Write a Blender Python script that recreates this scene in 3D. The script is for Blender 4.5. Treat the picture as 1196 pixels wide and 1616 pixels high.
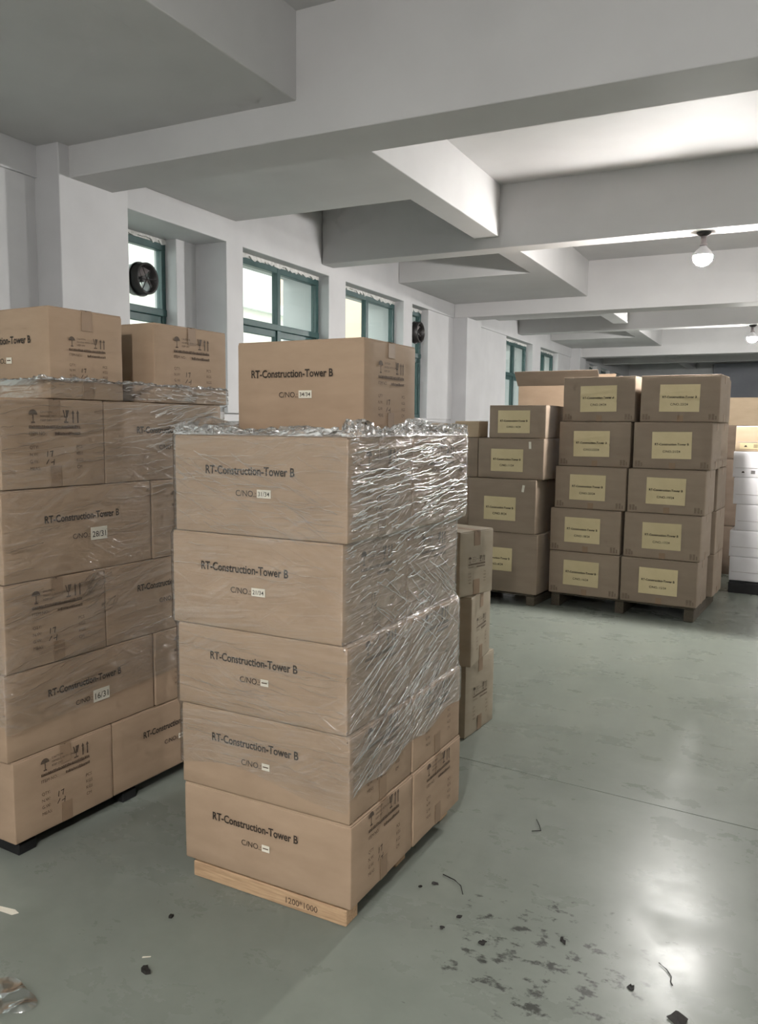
import bpy, bmesh, math, random
from mathutils import Vector, Matrix, noise

# ------------------------------------------------------------------ scene, camera, world, exposure
for o in list(bpy.data.objects):
    bpy.data.objects.remove(o)
SC = bpy.context.scene
COL = SC.collection
PI = math.pi

F_PX, PITCH, ROLL, YAW, EYE = 1279.3, math.radians(6.078), math.radians(0.547), math.radians(26.503), 1.55
def cam_axis(x, y, z):
    c, s = math.cos(ROLL), math.sin(ROLL)
    x, y = x * c + y * s, -x * s + y * c
    c, s = math.cos(PITCH), math.sin(PITCH)
    y, z = y * c + z * s, -y * s + z * c
    c, s = math.cos(YAW), math.sin(YAW)
    return Vector((x * c - z * s, x * s + z * c, -y))
cd = bpy.data.cameras.new('camera')
cd.sensor_fit = 'HORIZONTAL'; cd.sensor_width = 36.0
cd.lens = F_PX / 1196 * 36.0
cd.clip_start = 0.05; cd.clip_end = 200
cam = bpy.data.objects.new('camera', cd); COL.objects.link(cam)
rx, up, bk = cam_axis(1, 0, 0), -cam_axis(0, 1, 0), -cam_axis(0, 0, 1)
cam.matrix_world = Matrix(((rx.x, up.x, bk.x, 0), (rx.y, up.y, bk.y, 0), (rx.z, up.z, bk.z, EYE), (0, 0, 0, 1)))
SC.camera = cam

SC.view_settings.view_transform = 'Standard'
SC.view_settings.look = 'None'
SC.view_settings.gamma = 1.0
SC.view_settings.use_curve_mapping = False
SC.view_settings.exposure = 0.88

w = bpy.data.worlds.new('overcast_sky'); SC.world = w; w.use_nodes = True
bg = w.node_tree.nodes['Background']
bg.inputs[0].default_value = (0.94, 1.0, 0.985, 1)
bg.inputs[1].default_value = 1.75
BULB_STRENGTH = 1200.0
SC.cycles.sample_clamp_indirect = 6.0
SC.cycles.max_bounces = 7; SC.cycles.diffuse_bounces = 3; SC.cycles.glossy_bounces = 2
SC.cycles.transparent_max_bounces = 10
SC.cycles.caustics_reflective = False; SC.cycles.caustics_refractive = False
SC.cycles.use_adaptive_sampling = True; SC.cycles.adaptive_threshold = 0.06; SC.cycles.adaptive_min_samples = 12

# ------------------------------------------------------------------ materials
def new_mat(name):
    m = bpy.data.materials.new(name); m.use_nodes = True
    nt = m.node_tree; b = nt.nodes['Principled BSDF']
    return m, nt, b
def node(nt, t, **kw):
    n = nt.nodes.new(t)
    for k, v in kw.items():
        setattr(n, k, v)
    return n
def ramp(nt, fac, stops):
    r = node(nt, 'ShaderNodeValToRGB')
    e = r.color_ramp.elements
    e[0].position, e[0].color = stops[0][0], (*stops[0][1], 1)
    e[1].position, e[1].color = stops[-1][0], (*stops[-1][1], 1)
    for p, c in stops[1:-1]:
        x = e.new(p); x.color = (*c, 1)
    nt.links.new(fac, r.inputs[0])
    return r
def noise_tex(nt, scale, detail=4, coord='Object', mapping=None, rough=0.55, rot=None):
    tc = node(nt, 'ShaderNodeTexCoord')
    mp = node(nt, 'ShaderNodeMapping')
    if mapping: mp.inputs['Scale'].default_value = mapping
    if rot: mp.inputs['Rotation'].default_value = rot
    nt.links.new(tc.outputs[coord], mp.inputs['Vector'])
    n = node(nt, 'ShaderNodeTexNoise')
    n.inputs['Scale'].default_value = scale; n.inputs['Detail'].default_value = detail
    n.inputs['Roughness'].default_value = rough
    nt.links.new(mp.outputs[0], n.inputs['Vector'])
    return n
def bump(nt, b, height, strength, dist=0.01):
    bp = node(nt, 'ShaderNodeBump')
    bp.inputs['Strength'].default_value = strength; bp.inputs['Distance'].default_value = dist
    nt.links.new(height, bp.inputs['Height']); nt.links.new(bp.outputs[0], b.inputs['Normal'])
def mottled(name, c1, c2, scale, rough=0.7, bump_s=0.0, mapping=None, spec=0.3, detail=4, rnd=0.0):
    m, nt, b = new_mat(name)
    n = noise_tex(nt, scale, detail, mapping=mapping)
    r = ramp(nt, n.outputs['Fac'], [(0.3, c1), (0.7, c2)])
    col = r.outputs[0]
    if rnd:
        oi = node(nt, 'ShaderNodeObjectInfo')
        hs = node(nt, 'ShaderNodeHueSaturation')
        mr = node(nt, 'ShaderNodeMapRange')
        mr.inputs['To Min'].default_value = 1 - rnd; mr.inputs['To Max'].default_value = 1 + rnd
        nt.links.new(oi.outputs['Random'], mr.inputs['Value'])
        nt.links.new(mr.outputs[0], hs.inputs['Value']); nt.links.new(col, hs.inputs['Color'])
        col = hs.outputs[0]
    nt.links.new(col, b.inputs['Base Color'])
    b.inputs['Roughness'].default_value = rough
    b.inputs['Specular IOR Level'].default_value = spec
    if bump_s: bump(nt, b, n.outputs['Fac'], bump_s)
    return m
M = {}
M['paint'] = mottled('white_wall_paint', (0.54, 0.54, 0.55), (0.60, 0.60, 0.61), 2.2, 0.62, 0.03)
M['ceil'] = mottled('white_ceiling_paint', (0.56, 0.555, 0.555), (0.62, 0.615, 0.615), 1.4, 0.7, 0.03)
M['farwall'] = mottled('blue_grey_paint', (0.30, 0.31, 0.35), (0.35, 0.36, 0.40), 1.5, 0.6)
M['plaster'] = mottled('rough_plaster', (0.5, 0.5, 0.48), (0.75, 0.75, 0.73), 30, 0.9, 0.5)
M['kraft'] = mottled('kraft_cardboard', (0.33, 0.235, 0.160), (0.385, 0.278, 0.192), 5, 0.72, 0.03, (1, 1, 3), 0.25, 5, 0.05)
M['kraft_dull'] = mottled('brown_cardboard', (0.255, 0.197, 0.147), (0.295, 0.230, 0.174), 4, 0.72, 0.03, (1, 1, 3), 0.25, 5, 0.07)
M['kraft_tan'] = mottled('pale_tan_cardboard', (0.45, 0.345, 0.235), (0.51, 0.40, 0.28), 4, 0.75, 0.03, (1, 1, 3), 0.25, 5, 0.05)
M['kraft_pale'] = mottled('greyish_cardboard', (0.33, 0.275, 0.20), (0.38, 0.32, 0.24), 5, 0.6, 0.03, (1, 1, 3), 0.3, 5, 0.05)
M['kraft_shaded'] = mottled('shade_darkened_cardboard', (0.115, 0.085, 0.062), (0.15, 0.112, 0.083), 5, 0.7, 0.03, (1, 1, 3), 0.25, 5, 0.05)  # brown darkened to paint in the shadow on the cartons in the gap
M['white_card'] = mottled('white_coated_cardboard', (0.66, 0.65, 0.67), (0.74, 0.73, 0.75), 4, 0.5, 0.03, None, 0.4, 5, 0.03)
M['ink'] = mottled('black_print_ink', (0.028, 0.020, 0.015), (0.05, 0.038, 0.028), 40, 0.7)
M['ink_faint'] = mottled('worn_print_ink', (0.075, 0.050, 0.033), (0.16, 0.105, 0.070), 90, 0.7)
M['ink_mid'] = mottled('grey_print_ink', (0.08, 0.058, 0.042), (0.125, 0.090, 0.066), 60, 0.7)
M['ink_pale'] = mottled('faded_print_ink', (0.17, 0.125, 0.09), (0.22, 0.165, 0.12), 60, 0.7)
M['paper'] = mottled('white_sticker_paper', (0.66, 0.62, 0.52), (0.74, 0.70, 0.60), 20, 0.6)
M['yellow'] = mottled('yellow_label_paper', (0.55, 0.455, 0.265), (0.62, 0.52, 0.32), 6, 0.5, 0.05, None, 0.4, 4, 0.06)
M['tape'] = mottled('brown_packing_tape', (0.255, 0.175, 0.113), (0.295, 0.205, 0.138), 8, 0.5, 0.0, None, 0.25)
M['wood'] = mottled('pallet_wood', (0.34, 0.22, 0.13), (0.52, 0.36, 0.22), 9, 0.75, 0.15, (1, 14, 14), 0.25, 6, 0.12)
M['wood_shaded'] = mottled('shade_darkened_pallet_wood', (0.065, 0.054, 0.040), (0.12, 0.10, 0.073), 9, 0.8, 0.15, (1, 14, 14), 0.25, 6, 0.12)  # wood colour darkened to carry the shadow under the right-hand stacks
M['black_plastic'] = mottled('black_plastic', (0.012, 0.012, 0.013), (0.022, 0.022, 0.023), 15, 0.5)
M['green_metal'] = mottled('dark_green_window_metal', (0.030, 0.075, 0.075), (0.045, 0.095, 0.092), 12, 0.4, 0.0, None, 0.5)
M['dark_metal'] = mottled('black_fan_metal', (0.015, 0.013, 0.013), (0.03, 0.026, 0.026), 20, 0.4, 0.0, None, 0.5)
M['blade'] = mottled('grey_fan_blade', (0.34, 0.30, 0.30), (0.42, 0.38, 0.38), 20, 0.4, 0.0, None, 0.5)
M['scrap_dark'] = mottled('dark_scrap', (0.012, 0.011, 0.010), (0.03, 0.027, 0.024), 50, 0.7)
M['facade_beige'] = mottled('beige_facade', (0.72, 0.70, 0.62), (0.78, 0.75, 0.67), 0.6, 0.8)
M['facade_salmon'] = mottled('salmon_facade', (0.78, 0.58, 0.46), (0.82, 0.62, 0.50), 0.6, 0.8)
M['facade_grey'] = mottled('pale_grey_facade', (0.74, 0.77, 0.74), (0.80, 0.82, 0.79), 0.6, 0.8)
M['asphalt'] = mottled('outdoor_ground', (0.35, 0.36, 0.34), (0.42, 0.43, 0.40), 0.6, 0.9)

def floor_mat():
    m, nt, b = new_mat('grey_green_sealed_concrete')
    n1 = noise_tex(nt, 0.9, 5)
    n2 = noise_tex(nt, 7.0, 6, rough=0.65)
    n3 = noise_tex(nt, 2.6, 6, mapping=(1, 1.4, 1), rough=0.7)
    r1 = ramp(nt, n1.outputs['Fac'], [(0.3, (0.188, 0.208, 0.180)), (0.7, (0.228, 0.246, 0.216))])
    r2 = ramp(nt, n2.outputs['Fac'], [(0.34, (0.86, 0.86, 0.86)), (0.62, (1.05, 1.05, 1.05))])
    mx = node(nt, 'ShaderNodeMix', data_type='RGBA', blend_type='MULTIPLY'); mx.inputs[0].default_value = 0.4
    nt.links.new(r1.outputs[0], mx.inputs[6]); nt.links.new(r2.outputs[0], mx.inputs[7])
    # dirt marks: dark blotches with a shape of their own, gathered in a worn patch of the aisle
    tc = node(nt, 'ShaderNodeTexCoord')
    sp = node(nt, 'ShaderNodeVectorMath', operation='DISTANCE'); sp.inputs[1].default_value = (-0.55, 2.2, 0)
    nt.links.new(tc.outputs['Object'], sp.inputs[0])
    mr = node(nt, 'ShaderNodeMapRange'); mr.inputs['From Min'].default_value = 0.15; mr.inputs['From Max'].default_value = 0.75
    mr.inputs['To Min'].default_value = 0.11; mr.inputs['To Max'].default_value = -0.14
    nt.links.new(sp.outputs['Value'], mr.inputs['Value'])
    n4 = noise_tex(nt, 16.0, 5, mapping=(1, 1.3, 1), rough=0.62)
    ad = node(nt, 'ShaderNodeMath', operation='ADD'); nt.links.new(n4.outputs['Fac'], ad.inputs[0]); nt.links.new(mr.outputs[0], ad.inputs[1])
    r4 = ramp(nt, ad.outputs[0], [(0.645, (0, 0, 0)), (0.73, (1, 1, 1))])
    mx2 = node(nt, 'ShaderNodeMix', data_type='RGBA')
    mfac = node(nt, 'ShaderNodeMath', operation='MULTIPLY'); mfac.inputs[1].default_value = 0.85
    nt.links.new(r4.outputs[0], mfac.inputs[0]); nt.links.new(mfac.outputs[0], mx2.inputs[0])
    nt.links.new(mx.outputs[2], mx2.inputs[6]); mx2.inputs[7].default_value = (0.040, 0.040, 0.036, 1)
    nt.links.new(mx2.outputs[2], b.inputs['Base Color'])
    r3 = ramp(nt, n3.outputs['Fac'], [(0.35, (0.24, 0.24, 0.24)), (0.65, (0.36, 0.36, 0.36))])
    nt.links.new(r3.outputs[0], b.inputs['Roughness'])
    b.inputs['Specular IOR Level'].default_value = 0.13
    bump(nt, b, n2.outputs['Fac'], 0.06, 0.006)
    return m
M['floor'] = floor_mat()

def schlick(nt, f0, nrm=None, power=5.0):
    # reflectance that is the same from both sides of a thin sheet
    lw = node(nt, 'ShaderNodeLayerWeight'); lw.inputs['Blend'].default_value = 0.5
    if nrm: nt.links.new(nrm, lw.inputs['Normal'])
    pw = node(nt, 'ShaderNodeMath', operation='POWER'); pw.inputs[1].default_value = power
    nt.links.new(lw.outputs['Facing'], pw.inputs[0])
    ma = node(nt, 'ShaderNodeMath', operation='MULTIPLY_ADD'); ma.inputs[1].default_value = 1 - f0; ma.inputs[2].default_value = f0
    nt.links.new(pw.outputs[0], ma.inputs[0])
    return ma
def glass_mat():
    m, nt, b = new_mat('window_glass')
    out = nt.nodes['Material Output']
    tr = node(nt, 'ShaderNodeBsdfTransparent'); tr.inputs[0].default_value = (0.93, 0.97, 0.95, 1)
    gl = node(nt, 'ShaderNodeBsdfGlossy'); gl.inputs['Roughness'].default_value = 0.03
    fr = schlick(nt, 0.04)
    ms = node(nt, 'ShaderNodeMixShader')
    nt.links.new(fr.outputs[0], ms.inputs[0]); nt.links.new(tr.outputs[0], ms.inputs[1]); nt.links.new(gl.outputs[0], ms.inputs[2])
    nt.links.new(ms.outputs[0], out.inputs[0]); nt.nodes.remove(b)
    return m
M['glass'] = glass_mat()

def film_mat(name, haze, gloss, rough, strength):
    m, nt, b = new_mat(name)
    out = nt.nodes['Material Output']; nt.nodes.remove(b)
    tr = node(nt, 'ShaderNodeBsdfTransparent'); tr.inputs[0].default_value = (0.98, 0.98, 0.975, 1)
    gl = node(nt, 'ShaderNodeBsdfGlossy'); gl.inputs['Roughness'].default_value = rough
    df = node(nt, 'ShaderNodeBsdfDiffuse'); df.inputs[0].default_value = (0.74, 0.75, 0.74, 1)
    tc = node(nt, 'ShaderNodeTexCoord')
    warp = node(nt, 'ShaderNodeTexNoise'); warp.inputs['Scale'].default_value = 3.0; warp.inputs['Detail'].default_value = 1
    nt.links.new(tc.outputs['UV'], warp.inputs['Vector'])
    wsc = node(nt, 'ShaderNodeVectorMath', operation='SCALE'); wsc.inputs['Scale'].default_value = 0.05
    nt.links.new(warp.outputs['Color'], wsc.inputs[0])
    wad = node(nt, 'ShaderNodeVectorMath', operation='ADD')
    nt.links.new(tc.outputs['UV'], wad.inputs[0]); nt.links.new(wsc.outputs[0], wad.inputs[1])
    def streaks(angle, along, across, seed, lo, hi):
        """thin tension folds: ridged noise stretched along a direction, present only in patches"""
        m1 = node(nt, 'ShaderNodeMapping'); m1.inputs['Rotation'].default_value = (0, 0, -angle)
        nt.links.new(wad.outputs[0], m1.inputs['Vector'])
        m2 = node(nt, 'ShaderNodeMapping'); m2.inputs['Scale'].default_value = (along, across, 1); m2.inputs['Location'].default_value = (seed, seed * 1.7, seed)
        nt.links.new(m1.outputs[0], m2.inputs['Vector'])
        n = node(nt, 'ShaderNodeTexNoise'); n.inputs['Scale'].default_value = 1.0; n.inputs['Detail'].default_value = 2
        nt.links.new(m2.outputs[0], n.inputs['Vector'])
        r = node(nt, 'ShaderNodeMapRange', interpolation_type='SMOOTHSTEP'); r.inputs['From Min'].default_value = 0.50; r.inputs['From Max'].default_value = 0.66
        nt.links.new(n.outputs['Fac'], r.inputs['Value'])
        mk = node(nt, 'ShaderNodeTexNoise'); mk.inputs['Scale'].default_value = 4.5; mk.inputs['Detail'].default_value = 2
        mp = node(nt, 'ShaderNodeMapping'); mp.inputs['Location'].default_value = (seed * 3.1, seed, 0)
        nt.links.new(tc.outputs['UV'], mp.inputs['Vector']); nt.links.new(mp.outputs[0], mk.inputs['Vector'])
        mr = node(nt, 'ShaderNodeMapRange'); mr.inputs['From Min'].default_value = lo; mr.inputs['From Max'].default_value = hi
        nt.links.new(mk.outputs['Fac'], mr.inputs['Value'])
        mu = node(nt, 'ShaderNodeMath', operation='MULTIPLY')
        nt.links.new(r.outputs[0], mu.inputs[0]); nt.links.new(mr.outputs[0], mu.inputs[1])
        return mu
    parts = [streaks(0.12, 2.2, 60, 2.0, 0.38, 0.55), streaks(0.55, 2.4, 66, 7.0, 0.47, 0.60), streaks(-0.5, 2.4, 70, 11.0, 0.50, 0.62), streaks(0.03, 3.5, 130, 17.0, 0.35, 0.6)]
    tot = parts[0]
    for p in parts[1:]:
        ad = node(nt, 'ShaderNodeMath', operation='ADD'); nt.links.new(tot.outputs[0], ad.inputs[0]); nt.links.new(p.outputs[0], ad.inputs[1]); tot = ad
    bp = node(nt, 'ShaderNodeBump'); bp.inputs['Strength'].default_value = strength; bp.inputs['Distance'].default_value = 0.005
    nt.links.new(tot.outputs[0], bp.inputs['Height'])
    nt.links.new(bp.outputs[0], gl.inputs['Normal'])
    hz = node(nt, 'ShaderNodeMapRange')
    hz.inputs['From Min'].default_value = 0.0; hz.inputs['From Max'].default_value = 1.6
    hz.inputs['To Min'].default_value = haze * 0.35; hz.inputs['To Max'].default_value = haze * 2.6
    nt.links.new(tot.outputs[0], hz.inputs['Value'])
    m1 = node(nt, 'ShaderNodeMixShader'); nt.links.new(hz.outputs[0], m1.inputs[0])
    nt.links.new(tr.outputs[0], m1.inputs[1]); nt.links.new(df.outputs[0], m1.inputs[2])
    fr = schlick(nt, 0.05, None, 3.2)
    mu = node(nt, 'ShaderNodeMath', operation='MULTIPLY', use_clamp=True); mu.inputs[1].default_value = gloss
    nt.links.new(fr.outputs[0], mu.inputs[0])
    m2 = node(nt, 'ShaderNodeMixShader'); nt.links.new(mu.outputs[0], m2.inputs[0])
    nt.links.new(m1.outputs[0], m2.inputs[1]); nt.links.new(gl.outputs[0], m2.inputs[2])
    nt.links.new(m2.outputs[0], out.inputs[0])
    return m
M['film'] = film_mat('clear_stretch_film', 0.045, 1.15, 0.17, 0.6)
M['film_fold'] = film_mat('folded_stretch_film', 0.02, 4.2, 0.18, 0.0)
M['film_rim'] = film_mat('crumpled_stretch_film', 0.34, 3.0, 0.17, 0.4)

def bulb_mat():
    m, nt, b = new_mat('lit_bulb_glass')
    b.inputs['Base Color'].default_value = (0.9, 0.9, 0.9, 1)
    b.inputs['Emission Color'].default_value = (1.0, 0.97, 0.935, 1)
    b.inputs['Emission Strength'].default_value = BULB_STRENGTH
    return m
M['bulb'] = bulb_mat()

# ------------------------------------------------------------------ mesh helpers
class MB:
    """collects boxes, prisms and polygons into ONE mesh"""
    def __init__(self): self.v = []; self.f = []
    def box(self, a, b, mat=None):
        (x0, y0, z0), (x1, y1, z1) = a, b
        k = len(self.v)
        pts = [(x0, y0, z0), (x1, y0, z0), (x1, y1, z0), (x0, y1, z0), (x0, y0, z1), (x1, y0, z1), (x1, y1, z1), (x0, y1, z1)]
        if mat: pts = [tuple(mat @ Vector(p)) for p in pts]
        self.v += pts
        self.f += [tuple(k + i for i in q) for q in ((0, 3, 2, 1), (4, 5, 6, 7), (0, 1, 5, 4), (1, 2, 6, 5), (2, 3, 7, 6), (3, 0, 4, 7))]
        return self
    def poly(self, pts):
        k = len(self.v); self.v += [tuple(p) for p in pts]; self.f.append(tuple(range(k, k + len(pts)))); return self
    def lathe(self, prof, n=20, c=(0, 0, 0)):
        k = len(self.v)
        for r, z in prof:
            for i in range(n):
                a = 2 * PI * i / n
                self.v.append((c[0] + r * math.cos(a), c[1] + r * math.sin(a), c[2] + z))
        for j in range(len(prof) - 1):
            for i in range(n):
                i2 = (i + 1) % n
                self.f.append((k + j * n + i, k + j * n + i2, k + (j + 1) * n + i2, k + (j + 1) * n + i))
        self.f.append(tuple(k + i for i in range(n))[::-1])
        self.f.append(tuple(k + (len(prof) - 1) * n + i for i in range(n)))
        return self
    def tube(self, pts, r, n=8):
        k = len(self.v); P = [Vector(p) for p in pts]
        for i, p in enumerate(P):
            d = (P[min(i + 1, len(P) - 1)] - P[max(i - 1, 0)]).normalized()
            a = d.orthogonal().normalized(); b = d.cross(a)
            for j in range(n):
                t = 2 * PI * j / n
                self.v.append(tuple(p + a * (r * math.cos(t)) + b * (r * math.sin(t))))
        for i in range(len(P) - 1):
            for j in range(n):
                j2 = (j + 1) % n
                self.f.append((k + i * n + j, k + i * n + j2, k + (i + 1) * n + j2, k + (i + 1) * n + j))
        self.f.append(tuple(k + j for j in range(n))[::-1]); self.f.append(tuple(k + (len(P) - 1) * n + j for j in range(n)))
        return self
    def mesh(self, name, smooth=False):
        me = bpy.data.meshes.new(name); me.from_pydata(self.v, [], self.f); me.update()
        bm = bmesh.new(); bm.from_mesh(me); bmesh.ops.recalc_face_normals(bm, faces=bm.faces); bm.to_mesh(me); bm.free()
        if smooth:
            me.shade_smooth()
        return me
    def build(self, name, mat, parent=None, smooth=False, loc=None, rot=None):
        return link(name, self.mesh(name, smooth), mat, parent, loc, rot)
def link(name, me, mat, parent=None, loc=None, rot=None):
    if mat is not None and not me.materials: me.materials.append(M[mat])
    o = bpy.data.objects.new(name, me); COL.objects.link(o)
    if parent: o.parent = parent
    if loc: o.location = loc
    if rot: o.rotation_euler = rot
    return o
def empty(name, loc, rz=0.0):
    o = bpy.data.objects.new(name, None); COL.objects.link(o)
    o.location = loc; o.rotation_euler = (0, 0, rz); o.empty_display_size = 0.05
    return o
def tag(o, label, cat, group=None, kind=None):
    o['label'] = label; o['category'] = cat
    if group: o['group'] = group
    if kind: o['kind'] = kind
    return o
def structure(name, label, cat, loc=(0, 0, 0)):
    o = empty(name, loc); tag(o, label, cat, kind='structure'); return o
def bevelled(a, b, r=0.004, seg=2):
    bm = bmesh.new()
    bmesh.ops.create_cube(bm, size=1)
    for v in bm.verts:
        v.co = Vector(((a[0] + b[0]) / 2 + v.co.x * (b[0] - a[0]), (a[1] + b[1]) / 2 + v.co.y * (b[1] - a[1]), (a[2] + b[2]) / 2 + v.co.z * (b[2] - a[2])))
    bmesh.ops.bevel(bm, geom=bm.edges[:], offset=r, segments=seg, affect='EDGES', profile=0.5)
    me = bpy.data.meshes.new('m'); bm.to_mesh(me); bm.free()
    return me

# ------------------------------------------------------------------ the setting
XE, XC, XW, XO = -4.08, -3.90, -4.20, -4.62       # edge beam face, column face, window plane, outer face
Y0, Y1, X1 = -5.2, 24.0, 8.0
ZM, ZS, ZL, ZSL = 3.0, 3.085, 3.18, 3.61
BAY = 6.75

floor = structure('floor', 'grey-green sealed concrete floor with dark scuff marks', 'floor')
joints = [Y0, -3.3, 3.44, 10.2, 16.95, Y1]
rot_j = -0.088
for i in range(len(joints) - 1):
    ya, yb = joints[i] + 0.003, joints[i + 1] - 0.003
    def edge(y, x, first): return y if first else y + rot_j * (x + 1.0) * 1.0
    fa, fb = i == 0, i == len(joints) - 2
    mb = MB()
    pts = [(XO, edge(ya, XO, fa)), (X1, edge(ya, X1, fa)), (X1, edge(yb, X1, fb)), (XO, edge(yb, XO, fb))]
    mb.poly([(x, y, 0) for x, y in pts]); mb.poly([(x, y, -0.12) for x, y in pts])
    for j in range(4):
        p, q = pts[j], pts[(j + 1) % 4]
        mb.poly([(p[0], p[1], 0), (q[0], q[1], 0), (q[0], q[1], -0.12), (p[0], p[1], -0.12)])
    mb.build('floor_slab', 'floor', floor)
MB().box((XO, Y0, -0.2), (X1, Y1, -0.015)).build('joint_filler', 'scrap_dark', floor)

ceiling = structure('ceiling', 'white painted concrete ceiling with deep crossing beams', 'ceiling', (0, 0, ZSL))
def cbox(name, a, b, mat='ceil', parent=ceiling, r=0.006):
    me = bevelled(a, b, r, 2)
    o = link(name, me, mat, parent)
    if parent is ceiling: o.location = (0, 0, -ZSL)
    return o
cbox('slab', (XO, Y0, ZSL), (X1, Y1, ZSL + 0.15))
for k in (-1, 0, 1, 2):
    y = 3.65 + BAY * k
    cbox('main_beam', (XE + 0.002, y, ZM), (X1, y + 0.35, ZSL + 0.01))
for k in (0, 1, 2, 3):
    y = -1.31 if k == 0 else 6.90
    if k == 2: y = 13.30
    if k == 3: y = 20.3
    cbox('secondary_beam', (XE + 0.002, y, ZS), (X1, y + 0.21, ZSL + 0.01))
cbox('long_beam', (-2.53, Y0, ZL), (-2.31, Y1, ZSL + 0.012))
cbox('long_beam', (1.55, Y0, ZL), (1.77, Y1, ZSL + 0.012))
for k in (-1, 0, 1, 2):
    cbox('dropped_slab', (XE + 0.003, 1.88 + BAY * k, ZL + 0.001), (-2.50, 3.66 + BAY * k, ZSL + 0.008), r=0.003)
    if k < 2:
        cbox('dropped_slab', (XE + 0.003, 3.99 + BAY * k, ZL + 0.001), (-2.50, 5.53 + BAY * k, ZSL + 0.008), r=0.003)

wall = structure('wall_left', 'white painted window wall with columns and piers', 'wall')
def wbox(name, a, b, mat='paint', r=0.006):
    return link(name, bevelled(a, b, r, 2), mat, wall)
ZSILL, ZHEAD = 1.65, 2.955
wbox('edge_beam', (XO, Y0, ZM), (XE, Y1, ZSL + 0.02))
wbox('lower_wall', (XO, Y0, -0.05), (XE - 0.03, Y1, ZSILL))
for k in (-1, 0, 1, 2):
    y = 3.57 + BAY * k + (0.1 if k == 1 else 0)
    wbox('column', (XO, y, -0.02), (XC, y + 0.56, ZSL + 0.005))
# windows: (y0, y1, frame plane)
wins = [(-1.9, -0.5, XW), (-0.1, 1.25, XW), (1.65, 2.95, XW), (4.05, 5.17, -4.50), (5.63, 7.04, XW), (7.38, 8.78, XW), (9.03, 9.56, XW),
        (12.75, 14.20, XW), (14.72, 16.05, XW), (18.9, 19.7, XW), (20.1, 21.3, XW), (22.0, 23.2, XW)]
edges = [Y0] + [e for wn in wins for e in wn[:2]] + [Y1]
for i in range(0, len(edges), 2):
    a, b = edges[i], edges[i + 1]
    if b - a < 0.01: continue
    if abs(a - 5.17) < 0.01:                      # flush strip, then the projecting pier
        wbox('wall_strip', (XO, 5.17, ZSILL - 0.01), (-4.39, 5.41, ZM + 0.01))
        wbox('pier', (XO, 5.405, ZSILL - 0.01), (XE, 5.63, ZM + 0.01))
    else:
        front = XE if b - a < 0.6 else XE - 0.02
        wbox('pier', (XO, a, ZSILL - 0.01), (front, b, ZM + 0.01))

rng = random.Random(5)
WLAB = ['green metal window furthest behind the viewer', 'green metal window left of the viewer, second in the wall', 'green metal window just before the near column',
        'green metal window with the round fan above the left stack', 'wide green metal window between left stack and top centre carton', 'green metal window with a pale pink view right of the wide one',
        'narrow green metal window with a half-hidden fan before the second column', 'green metal window beyond the second column above the mixed cartons', 'green metal window beside the open carton flap',
        'small far green window just past the third column', 'far green window above the yellow-labelled cartons', 'last green window before the far wall']
def window(n, y0, y1, xp):
    wdw = structure('window_%d' % n, WLAB[n - 1], 'window', (xp, (y0 + y1) / 2, ZSILL))
    cy, z0, z1 = (y0 + y1) / 2, ZSILL, ZHEAD
    def bar(name, ya, yb, za, zb, xa=-0.06, xb=0.0):
        link(name, bevelled((xa, ya - cy, za - z0), (xb, yb - cy, zb - z0), 0.004, 1), 'green_metal', wdw)
    t = 0.045
    bar('frame_bar', y0, y0 + t, z0, z1); bar('frame_bar', y1 - t, y1, z0, z1)
    bar('frame_bar', y0, y1, z1 - t, z1 + 0.01, -0.055, 0.002); bar('frame_bar', y0, y1, z0 - 0.005, z0 + t, -0.055, 0.002)
    zt = 2.40
    bar('transom', y0, y1, zt, zt + 0.055, -0.065, 0.008)
    wide = (y1 - y0) > 0.9
    cols = [(y0 + t, y1 - t)]
    if wide:
        bar('mullion', cy - 0.028, cy + 0.028, z0, z1, -0.058, 0.004)
        cols = [(y0 + t, cy - 0.028), (cy + 0.028, y1 - t)]
    for (a, b) in cols:
        for (za, zb) in ((z0 + t, zt), (zt + 0.055, z1 - t)):
            lo = za < 2
            if lo:      # sliding sash below the transom
                for q in ((a, a + 0.03, za, zb), (b - 0.03, b, za, zb)): bar('sash_bar', *q, -0.045, -0.012)
                bar('sash_bar', a, b, zb - 0.06, zb, -0.043, -0.010)
            link('pane', MB().box((-0.032, a - cy, za - z0), (-0.028, b - cy, zb - z0)).mesh('pane'), 'glass', wdw)
    # rough plaster left along the head of the frame
    mb = MB(); zt = ZM - z0 - 0.002; ya = y0 - cy; prev = (ya, zt - 0.03, 0.006)
    while ya < y1 - cy - 0.001:
        yb = min(y1 - cy, ya + rng.uniform(0.012, 0.06))
        cur = (yb, zt - rng.choice((0.012, 0.026, 0.034, 0.040)) - rng.uniform(0, 0.012), rng.uniform(0.003, 0.012))
        p, q = prev, cur
        f = [(p[2], p[0], p[1]), (q[2], q[0], q[1]), (q[2] * 0.5, q[0], zt), (p[2] * 0.5, p[0], zt)]
        r_ = [(-0.03, v[1], v[2]) for v in f]
        mb.poly(f); mb.poly(r_[::-1])
        for i in range(4):
            j = (i + 1) % 4; mb.poly([f[i], r_[i], r_[j], f[j]])
        prev = cur; ya = yb
    mb.build('plaster_bead', 'plaster', wdw)
    # plaster fill between frame and beam
    link('head_fill', MB().box((-0.2, y0 - cy, z1 - z0 + 0.006), (-0.006, y1 - cy, ZM - z0 + 0.02)).mesh('head_fill'), 'plaster', wdw)
    return wdw
for i, (a, b, xp) in enumerate(wins):
    window(i + 1, a, b, xp)

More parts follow.
